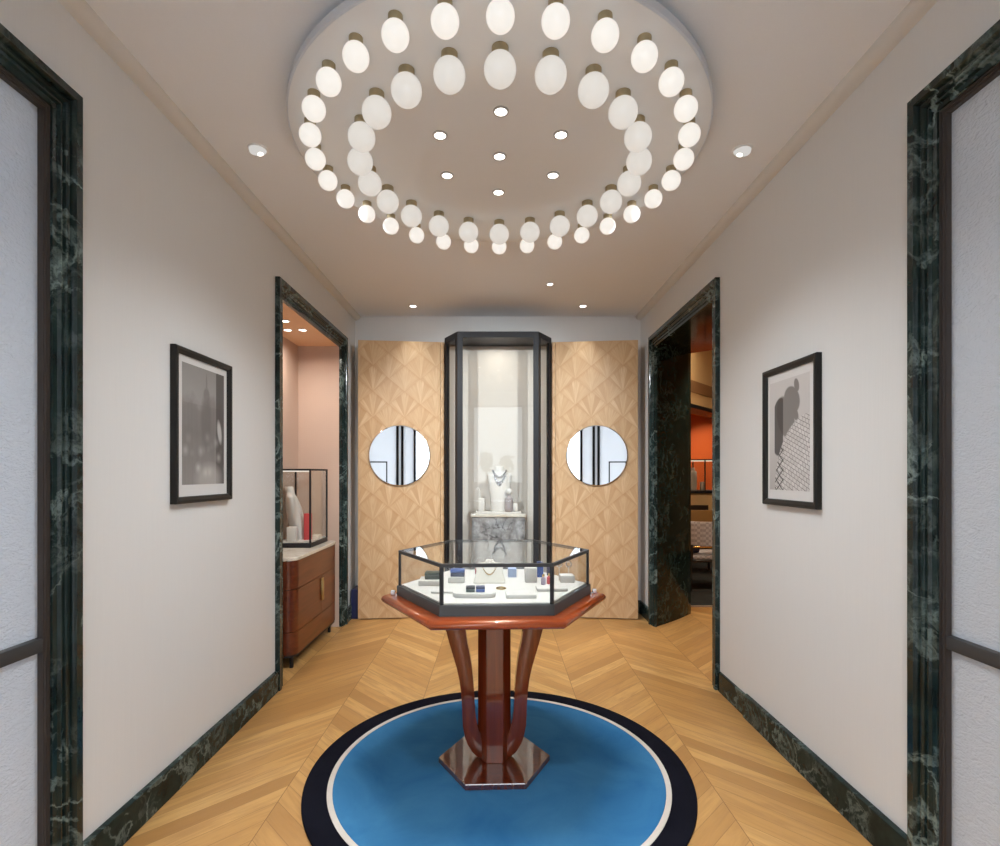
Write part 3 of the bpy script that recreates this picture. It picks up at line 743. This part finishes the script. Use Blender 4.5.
# ------------------------------------------------------------------ downlights
LIGHTS = []
def area(name, loc, power, size=.06, colr=(1,.94,.86), parent=None, spread=pi):
    l = bpy.data.lights.new(name, 'AREA'); l.shape = 'DISK'; l.size = size; l.energy = power; l.color = colr; l.spread = spread
    o = bpy.data.objects.new(name, l); col.objects.link(o)
    if parent: o.parent = parent; o.location = Vector(loc)-parent.location
    else: o.location = loc
    return o
DLP = 5.6
def downlight(x, y, z, r, label, group, power, colr=(.90,.96,1.0), spread=R(132)):
    root = empty('recessed_downlight', (x, y, z), label, 'downlight', group)
    MB().lathe([(r*1.28, 0), (r*1.26, -.004), (r*1.0, -.006), (r*.98, -.001), (r*.98, 0)], (x, y, z), 32, cap=False).build('trim_ring', M_trimgrey, root)
    MB().lathe([(r*.97, 0), (r*.97, -.003), (r*.9, -.0035)], (x, y, z), 32).build('lens', M_lens, root)
    if power: area('downlight_lamp', (x, y, z-.008), power, r*1.8, colr, root, spread)
    return root
gD = 'downlights in the middle of the chandelier'
zD = DZ-.002
downlight(.008, 2.705, zD, .028, 'recessed downlight in the very centre of the chandelier disc', gD, DLP)
downlight(.013, 2.370, zD, .028, 'recessed downlight of the chandelier disc nearest the entrance, topmost in the photo', gD, DLP)
downlight(.003, 3.050, zD, .028, 'recessed downlight of the chandelier disc nearest the tall vitrine', gD, DLP)
downlight(-.277, 2.537, zD, .028, 'recessed downlight of the chandelier disc, left one nearer the entrance', gD, DLP)
downlight(.300, 2.533, zD, .028, 'recessed downlight of the chandelier disc, right one nearer the entrance', gD, DLP)
downlight(-.276, 2.877, zD, .028, 'recessed downlight of the chandelier disc, left one nearer the vitrine', gD, DLP)
downlight(.298, 2.877, zD, .028, 'recessed downlight of the chandelier disc, right one nearer the vitrine', gD, DLP)
gC = 'small downlights in the ceiling before the vitrine'
downlight(-.860, 5.37, H, .034, 'recessed ceiling downlight above the left veneer panel', gC, 1.0, spread=R(60))
downlight(.860, 5.37, H, .034, 'recessed ceiling downlight above the right veneer panel', gC, 1.0, spread=R(60))
downlight(.465, 4.75, H, .027, 'lone small ceiling downlight between the chandelier and the right panel', gC, 1.0, spread=R(60))
for sg, px, py in ((-1, -1.256, 2.778), (1, 1.281, 2.786)):
    nm = 'left' if sg < 0 else 'right'
    root = empty('adjustable_spotlight', (px, py, H), 'tilting white ceiling spotlight %s of the chandelier, above the framed picture' % nm, 'spotlight', 'tilting spotlights beside the chandelier')
    MB().lathe([(.052, 0), (.050, -.005), (.044, -.006), (.040, 0)], (px, py, H), 32, cap=False).build('trim_ring', M_trimwhite, root)
    Mx = Matrix.Translation((px, py, H-.004)) @ Matrix.Rotation(sg*R(14), 4, 'Y')
    MB().lathe([(.044, .006), (.044, -.004), (.040, -.006)], (0,0,0), 32, Mx).build('tilted_head', M_headglow, root)
    Mx2 = Mx @ Matrix.Translation((0, .026, -.0065))
    MB().lathe([(.014, 0), (.014, -.002)], (0,0,0), 20, Mx2).build('lens', M_lens, root)
    sl = bpy.data.lights.new('spotlight_lamp', 'SPOT'); sl.energy = 290; sl.spot_size = R(76); sl.spot_blend = 1.0; sl.shadow_soft_size = .04; sl.color = (.90,.96,1.0)
    so = bpy.data.objects.new('spotlight_lamp', sl); col.objects.link(so); so.parent = root; so.location = (0, .05, -.085)
    so.rotation_euler = (Vector((-sg*.45, 5.5, 1.25))-Vector((px, py+.05, H-.085))).to_track_quat('-Z', 'Y').to_euler()
for x, y, lb in ((-1.83, 4.62, 'niche downlight nearest the back pink wall'), (-1.745, 4.35, 'niche downlight nearest the entrance'), (-1.70, 4.62, 'niche downlight nearest the corridor')):
    downlight(x, y, NZ, .032, 'round '+lb+' above the lacquered cabinet', 'downlights in the pink niche', 3.1, (1,.93,.86), R(160))
downlight(0, .95, H, .034, 'added out-of-view ceiling lamp that brightens the front of the rug', None, 15, spread=R(72))  # extra lamp added out of view to brighten the near rug and floor
area('vitrine_fill', (0, 5.44, VT-.075), 1.3, .2, (1,.92,.82))  # added fill light inside the vitrine top, no fixture there

# ------------------------------------------------------------------ framed pictures
def picture(sg, y0, y1, z0, z1, mat, label, innery, innerz):
    X = sg*W; s = -sg
    root = empty('framed_photograph', (X, (y0+y1)/2, z0), label, 'picture')
    m = MB(); rings = []
    for d, p in [(0,0),(0,.026),(.005,.031),(.016,.031),(.021,.028),(.030,.024),(.033,.019),(.033,.006)]:
        x = X+s*p; rings.append([(x, y0+d, z0+d), (x, y0+d, z1-d), (x, y1-d, z1-d), (x, y1-d, z0+d)])
    v = [q for r in rings for q in r]; f = []
    for k in range(len(rings)-1):
        for j in range(4): f.append((k*4+j, k*4+(j+1)%4, (k+1)*4+(j+1)%4, (k+1)*4+j))
    m.add(v, f).build('frame', M_frame, root, smooth=20)
    a, b = sorted((X+s*.002, X+s*.012)); MB().box(a, b, y0+.03, y1-.03, z0+.03, z1-.03).build('mount', M_mat, root, smooth=0)
    a, b = sorted((X+s*.0122, X+s*.0132)); MB().box(a, b, *innery, *innerz).build('print', mat, root, smooth=0)
picture(-1, 2.493, 3.022, 1.357, 2.112, M_photo1, 'black framed black-and-white photograph of a misty tower on the left wall', (2.567, 2.958), (1.447, 2.045))
picture(1, 2.524, 3.037, 1.330, 2.080, M_photo2, 'black framed black-and-white photograph of a shadow over a tiled curve on the right wall', (2.602, 2.980), (1.414, 2.003))

# ------------------------------------------------------------------ cabinet in the niche
CBx = -1.548; cy0, cy1 = 4.045, 5.115; CR = .085
root = empty('lacquered_cabinet', (-1.75, (cy0+cy1)/2, 0), 'glossy mahogany cabinet with rounded corners and brass pull in the pink niche', 'cabinet')
def path(off, near=True):
    pts = []
    x1 = CBx+off
    for k in range(9):
        a = -pi/2+(pi/2)*k/8; pts.append((CBx-CR+(CR+off)*cos(a), cy0+CR+(CR+off)*sin(a)))
    for k in range(9):
        a = (pi/2)*k/8; pts.append((CBx-CR+(CR+off)*cos(a), cy1-CR+(CR+off)*sin(a)))
    return pts
def full(off, back=-1.955): p = path(off); return [(back, cy0-off)]+p+[(back, cy1+off)]
MB().prism(full(-.022), .10, .832).build('carcass', M_cab_side, root, smooth=30)
MB().prism(full(-.004), .094, .112).build('base_band', M_black, root, smooth=30)
MB().prism(full(.006), .834, .860).build('worktop', M_cream_stone, root, smooth=30, bevel=.002)
def front(z0, z1, name, ya=None, yb=None):
    o_ = path(0); i_ = path(-.0215)
    if ya is not None or yb is not None:
        def cut(p):
            q = [t for t in p if (ya is None or t[1] > ya) and (yb is None or t[1] < yb)]
            if ya is not None: q = [(p[9][0], ya)]+q
            if yb is not None: q = q+[(p[9][0], yb)]
            return q
        o_, i_ = cut(o_), cut(i_)
    return MB().prism(o_+i_[::-1], z0, z1).build(name, M_cab, root, smooth=30)
front(.615, .832, 'top_drawer'); front(.113, .283, 'bottom_drawer')
ym = 4.66
for k, (a, b) in enumerate(((None, ym-.0015), (ym+.0015, None))):
    d = front(.288, .610, 'door', a, b)
    yy = ym-.014 if k == 0 else ym+.014
    MB().box(CBx, CBx+.016, yy-.010, yy+.010, .395, .565, .004).box(CBx, CBx+.012, yy-.0125, yy+.0125, .565, .590, .003).build('brass_pull', M_brass, d)
MB().box(-1.9, -1.66, cy0+.0015, cy0+.0215, .113, .830, .002).build('side_panel', M_cab_side, root)
for x, y in ((-1.60, cy0+.07), (-1.60, cy1-.08), (-1.90, cy0+.05), (-1.90, cy1-.08)):
    MB().box(x-.012, x+.012, y-.012, y+.012, 0, .094, .002).build('leg', M_black, root)
# glass case on the cabinet
gx0, gx1, gy0, gy1, gz0, gz1 = -1.93, -1.622, 4.60, 5.055, .860, 1.545
root = empty('countertop_vitrine', ((gx0+gx1)/2, (gy0+gy1)/2, gz0), 'black framed glass display box standing on the cabinet in the niche', 'display case')
MB().box(gx0, gx1, gy0, gy1, gz0, gz0+.040, .003).build('base', M_black, root)
MB().box(gx0+.012, gx1-.012, gy0+.012, gy1-.012, gz0+.0405, gz0+.052).build('display_pad', M_white, root, smooth=0)
m = MB(); w = .014
for (a, b, c, d) in ((gx0, gx1, gy0, gy0+w), (gx0, gx1, gy1-w, gy1), (gx0, gx0+w, gy0+w, gy1-w), (gx1-w, gx1, gy0+w, gy1-w)): m.box(a, b, c, d, gz1-w, gz1)
m.build('top_frame', M_black, root, smooth=0)
for x in (gx0, gx1-w):
    for y in (gy0, gy1-w): MB().box(x, x+w, y, y+w, gz0+.040, gz1-w).build('corner_post', M_black, root, smooth=0)
MB().box(gx0+.02, gx1-.02, gy0+w, gy0+w+.01, gz1-w-.012, gz1-w-.002).build('led_strip', M_led, root, smooth=0)
for (a, b, c, d) in ((gx1-.008, gx1-.004, gy0+w, gy1-w), (gx0+w, gx1-w, gy0+.004, gy0+.008), (gx0+w, gx1-w, gy1-.008, gy1-.004), (gx0+.004, gx0+.008, gy0+w, gy1-w)):
    MB().box(a, b, c, d, gz0+.0405, gz1-w).build('side_glass', M_arglass, root, smooth=0)
MB().box(gx0+w, gx1-w, gy0+w, gy1-w, gz1-.008, gz1-.003).build('top_glass', M_glass, root, smooth=0)
nz = gz0+.052
bust(-1.890, 4.80, nz, 1.1, 'white leaning necklace bust in the niche glass box', rot=R(110), lean=.09, deep=.45)
o = MB().box(-1.845, -1.765, 4.632, 4.69, nz, nz+.125, .003).build('display_block', M_white, origin=(-1.8,4.66,nz)); tag(o, 'square white block in front of the bust in the niche glass box', 'display block')
o = MB().box(-1.733, -1.672, 4.735, 4.785, nz, nz+.235, .003).build('gift_box', M_pinkred, origin=(-1.71,4.765,nz)); tag(o, 'tall slim coral red box in the niche glass box', 'box')
o = MB().box(-1.712, -1.643, 4.84, 4.95, nz, nz+.030, .006).build('display_slab', M_cream, origin=(-1.68,4.9,nz)); tag(o, 'low cream slab behind the coral box in the niche glass box', 'display block')

# ------------------------------------------------------------------ passage and lounge beyond the right doorway
p0 = Vector((W+.002, RD[1]-PW)); dr = Vector((.725, .69)).normalized(); p1 = p0+dr*.735
e = Vector((.80, -.60)); p2 = p1+e*1.25
nrm = Vector((-dr.y, dr.x))
m = MB()
def bow(t): return p0+dr*.735*t-nrm*(.018*4*t*(1-t))
pts = [bow(k/8)[:] for k in range(9)]
m.prism(pts+[(p1+nrm*.0+Vector((0, .06)))[:], (p0+Vector((.0, .14)))[:]], 0, DH-.065)
struct(m.build('trim_11', M_marble_d, smooth=60))
struct(MB().prism([(W+.001, RD[0]+PW-.015), (W+.001, RD[1]-PW+.015), p0[:], p1[:], p2[:], (2.4, 3.6)], 2.800, 2.8215).build('ceiling_passage', M_marble_d, smooth=0))
m = MB()   # wall closing the passage above and to the near side
m.prism([(p1+Vector((0,.0)))[:], p2[:], (p2+dr*.1)[:], (p1+dr*.1)[:]], 2.822, 3.7)
struct(m.build('wall_passage', M_tan, smooth=0))
m = MB()
m.box(1.79, 9.2, 1.8, 2.0, 0, 3.7); m.box(9.0, 9.2, 2.0, 14.0, 0, 3.7); m.box(1.79, 9.2, 14.0, 14.2, 0, 3.7); m.box(1.54, 1.79, YB+.2, 14.2, 0, 3.7)
struct(m.build('wall_lounge', M_tan, smooth=0))
struct(MB().box(1.79, 9.2, 1.8, 14.2, 3.7, 3.85).build('ceiling_lounge', M_tan, smooth=0))
# bulkhead with stepped cove, running diagonally
hb = Vector((2.86, 7.96)); hd = Vector((.66, .75)).normalized(); hn = Vector((-hd.y, hd.x))
def bulk(a, b, d0, d1, z0, z1): return MB().prism([(hb+hd*a+hn*d0)[:], (hb+hd*b+hn*d0)[:], (hb+hd*b+hn*d1)[:], (hb+hd*a+hn*d1)[:]], z0, z1)
struct(bulk(-1.0, 3.2, 0, .3, 2.56, 2.74).build('trim_12', M_tan, smooth=0))
struct(bulk(-1.0, 3.2, -.012, .3, 2.742, 2.92).build('trim_13', M_tanband, smooth=0))
struct(bulk(-1.0, 3.2, .0, .3, 2.922, 3.70).build('trim_14', M_tan, smooth=0))
struct(bulk(-1.0, 3.2, -.02, .3, 2.50, 2.558).build('trim_15', M_black, smooth=0))
# orange niche behind
struct(MB().box(2.6, 6.2, 10.7, 10.8, 0, 3.0).build('wall_orange', M_orange, smooth=0))
struct(bulk(-.2, 2.6, .35, 2.6, 2.72, 2.80).build('ceiling_orange', M_orange, smooth=0))
for x, y, lb in ((3.72, 9.95, 'left'), (3.98, 10.0, 'middle'), (4.22, 10.25, 'right')):
    downlight(x, y, 2.72, .05, 'lounge downlight over the orange wall, %s of three seen past the doorway' % lb, 'downlights over the orange wall', 4, (1,.85,.66))
area('lounge_fill', (3.3, 5.75, 3.6), 60, .5, (1,.80,.56))  # unseen fill light added to brighten the lounge and chair backs
area('cove_lamp', (2.75, 7.55, 3.55), 14, .3, (1,.82,.58))
# carpet
root = empty('lounge_carpet', (3.2, 7.5, 0), 'dark grey lounge carpet seen through the right doorway', 'carpet')
MB().box(2.02, 6.5, 6.02, 9.30, 0, .010, .002).build('pile', M_carpet, root)
m = MB().box(2.0, 6.52, 5.985, 6.0185, 0, .011); m.build('edge_strip', plain('carpet_edge', (.32,.25,.2), .8), root, smooth=0)
# chairs
def chair(cx, cy, label, fabric, htop=.89, wd=.58, rz=0.0):
    root = empty('lounge_chair', (cx, cy, .0105), label, 'chair')
    def T(x, y): return (cx+x*cos(rz)-y*sin(rz), cy+x*sin(rz)+y*cos(rz))
    def bx(name, x0, x1, y0, y1, z0, z1, mat, b=.01):
        bm = bmesh.new(); bmesh.ops.create_cube(bm, size=1)
        for v in bm.verts: v.co = Vector(((x0+x1)/2+v.co.x*(x1-x0), (y0+y1)/2+v.co.y*(y1-y0), (z0+z1)/2+v.co.z*(z1-z0)))
        bmesh.ops.bevel(bm, geom=bm.edges[:], offset=b, segments=3, affect='EDGES', profile=.5)
        return MB().bm(bm, Matrix.Translation((cx, cy, 0)) @ Matrix.Rotation(rz, 4, 'Z')).build(name, mat, root)
    h = wd/2
    # curved back shell (towards the camera), seat beyond it
    rings = []
    for z, k in ((.585, .98), (.60, 1), (.74, 1.0), (htop-.05, .99), (htop-.012, .96), (htop, .90)):
        r_ = []
        for t in range(13):
            a = -1+2*t/12; r_.append((*T(a*h*k, .10*a*a-.0), z))
        for t in range(13):
            a = 1-2*t/12; r_.append((*T(a*(h-.035)*k, .10*a*a+.055), z))
        rings.append(r_)
    MB().loft(rings).build('backrest', fabric, root, smooth=40)
    bx('seat', -h+.03, h-.03, .04, .56, .40, .47, fabric, .025)
    bx('apron', -h+.02, h-.02, .03, .57, .375, .40, M_darkwood, .006)
    bx('rail', -h+.05, h-.05, .02, .04, .560, .583, M_gold, .004)
    for sx in (-1, 1):
        bx('post', sx*(h-.05)-.016, sx*(h-.05)+.016, .015, .05, .40, .60, M_darkwood, .004)
        for y in (.05, .54): bx('leg', sx*(h-.04)-.016, sx*(h-.04)+.016, y-.016, y+.016, .0105, .375, M_darkwood, .004)
    return root
chair(2.70, 6.72, 'grey patterned lounge chair with dark legs nearest the right doorway', M_weave)
chair(3.02, 7.75, 'tan leather lounge chair behind the grey patterned one', M_brownleather, .97, .62)
root = empty('cushion', (2.56, 7.0, .47), 'dark navy cushion on the seat of the grey patterned chair', 'cushion')
root.parent = None
MB().box(2.50, 2.62, 6.86, 7.04, .4705, .66, .04).build('cushion_cover', M_navy, root)
# display cabinet against the orange wall
dx0, dx1, dy0, dy1 = 3.20, 4.10, 9.35, 9.95
root = empty('lounge_showcase', ((dx0+dx1)/2, (dy0+dy1)/2, 0), 'tan display counter with black edged glass box before the orange wall', 'display case')
MB().box(dx0+.05, dx1-.05, dy0+.05, dy1-.05, .09, 1.16, .01).build('body', M_tan, root)
MB().box(dx0+.08, dx1-.08, dy0+.08, dy1-.08, .0, .09).build('plinth', M_darkwood, root, smooth=0)
MB().box(dx0, dx1, dy0, dy1, 1.16, 1.205, .004).build('counter', M_black, root)
MB().box(dx0+.1, dx0+.52, dy0+.035, dy0+.05, .70, .95, .004).build('drawer', M_darkwood, root)
m = MB(); w = .018; zt = 1.76
for (a, b, c, d) in ((dx0, dx1, dy0, dy0+w), (dx0, dx1, dy1-w, dy1), (dx0, dx0+w, dy0+w, dy1-w), (dx1-w, dx1, dy0+w, dy1-w)): m.box(a, b, c, d, zt-w, zt)
m.build('top_frame', M_black, root, smooth=0)
for x in (dx0, 3.64, dx1-w):
    for y in (dy0, dy1-w): MB().box(x, x+w, y, y+w, 1.205, zt-w).build('corner_post', M_black, root, smooth=0)
MB().box(dx0+.03, dx1-.03, dy0+w, dy0+w+.015, zt-w-.02, zt-w-.002).build('led_strip', M_ledwarm, root, smooth=0)
MB().box(dx0+w, dx1-w, dy0+.004, dy0+.008, 1.205, zt-w).build('front_glass', M_glass, root, smooth=0)
bust(3.535, 9.64, 1.205, .95, 'white necklace bust in the glass box before the orange wall', rot=.7)
o = MB().box(3.62, 3.69, 9.46, 9.53, 1.205, 1.36, .004).build('display_block', M_white, origin=(3.6,9.53,1.205)); tag(o, 'white block beside the bust before the orange wall', 'display block')
root = empty('scent_bottle', (3.92, 9.55, 1.205), 'small white bottle in the glass box before the orange wall', 'bottle')
MB().lathe([(.035,0),(.04,.01),(.036,.07),(.014,.085),(.014,.1)], (3.92, 9.55, 1.205), 20).build('body', M_white, root)
MB().lathe([(.017,0),(.017,.03),(.012,.034)], (3.92, 9.55, 1.305), 16).build('cap', M_red, root)

# ------------------------------------------------------------------ outdoors seen only in reflections
def tree(x, y, h, r, label):
    root = empty('street_tree', (x, y, -.05), label, 'tree', 'trees outside the entrance')
    MB().tube([(x,y,-.05),(x+.05,y,h*.5),(x,y,h*.8)], [.16,.12,.06], 10).build('trunk', M_darkwood, root)
    m = MB(); rd = random.Random(int(x*10))
    for k in range(110):
        a = rd.uniform(0, 2*pi); rr = r*rd.uniform(.1, .85); zz_ = h*rd.uniform(.45, 1.0)
        m.sphere((x+rr*cos(a), y+rr*sin(a), zz_), r*rd.uniform(.10, .24), 8, 6, rd.uniform(.7, 1))
    m.build('crown', M_leaf, root)
for x, h, lb in ((-1.45, 4.2, 'taller one'), (1.1, 3.7, 'shorter one')): tree(x, -56, h, .95, 'leafy street tree outside the entrance, %s of two' % lb)

# ------------------------------------------------------------------ daylight
w = bpy.data.worlds.new('sky'); sc.world = w; w.use_nodes = True
nt = w.node_tree; nt.nodes.clear()
out = nt.nodes.new('ShaderNodeOutputWorld'); bg = nt.nodes.new('ShaderNodeBackground'); sky = nt.nodes.new('ShaderNodeTexSky')
sky.sky_type = 'HOSEK_WILKIE'; sky.turbidity = 5; sky.ground_albedo = .4; sky.sun_direction = Vector((.5, .75, .6)).normalized()
mixn = nt.nodes.new('ShaderNodeMix'); mixn.data_type = 'RGBA'; mixn.inputs[0].default_value = .75; mixn.inputs[7].default_value = (.85,.925,1.0,1)
nt.links.new(sky.outputs[0], mixn.inputs[6]); nt.links.new(mixn.outputs[2], bg.inputs[0]); bg.inputs[1].default_value = 6.3
nt.links.new(bg.outputs[0], out.inputs[0])
pl_ = bpy.data.lights.new('daylight_portal', 'AREA'); pl_.shape = 'RECTANGLE'; pl_.size = 3.08; pl_.size_y = 2.93; pl_.cycles.is_portal = True
po = bpy.data.objects.new('daylight_portal', pl_); col.objects.link(po); po.location = (0, -.47, 1.465); po.rotation_euler = (pi/2, 0, 0)

# ------------------------------------------------------------------ camera and output look
cam = bpy.data.cameras.new('camera'); co = bpy.data.objects.new('camera', cam); col.objects.link(co)
co.location = (0, 0, 1.5); co.rotation_euler = (pi/2, 0, 0)
cam.sensor_fit = 'HORIZONTAL'; cam.sensor_width = 36; cam.lens = 36*.531
cam.shift_y = 51/1000; cam.shift_x = 2/1000; cam.clip_start = .02
sc.camera = co
sc.view_settings.view_transform = 'Standard'; sc.view_settings.look = 'None'; sc.view_settings.gamma = 1; sc.view_settings.exposure = 0.05
sc.view_settings.use_curve_mapping = False
sc.cycles.use_denoising = True
sc.cycles.transparent_max_bounces = 40; sc.cycles.max_bounces = 12; sc.cycles.diffuse_bounces = 6; sc.cycles.glossy_bounces = 6
sc.cycles.caustics_reflective = False; sc.cycles.caustics_refractive = False
sc.cycles.sample_clamp_indirect = 6
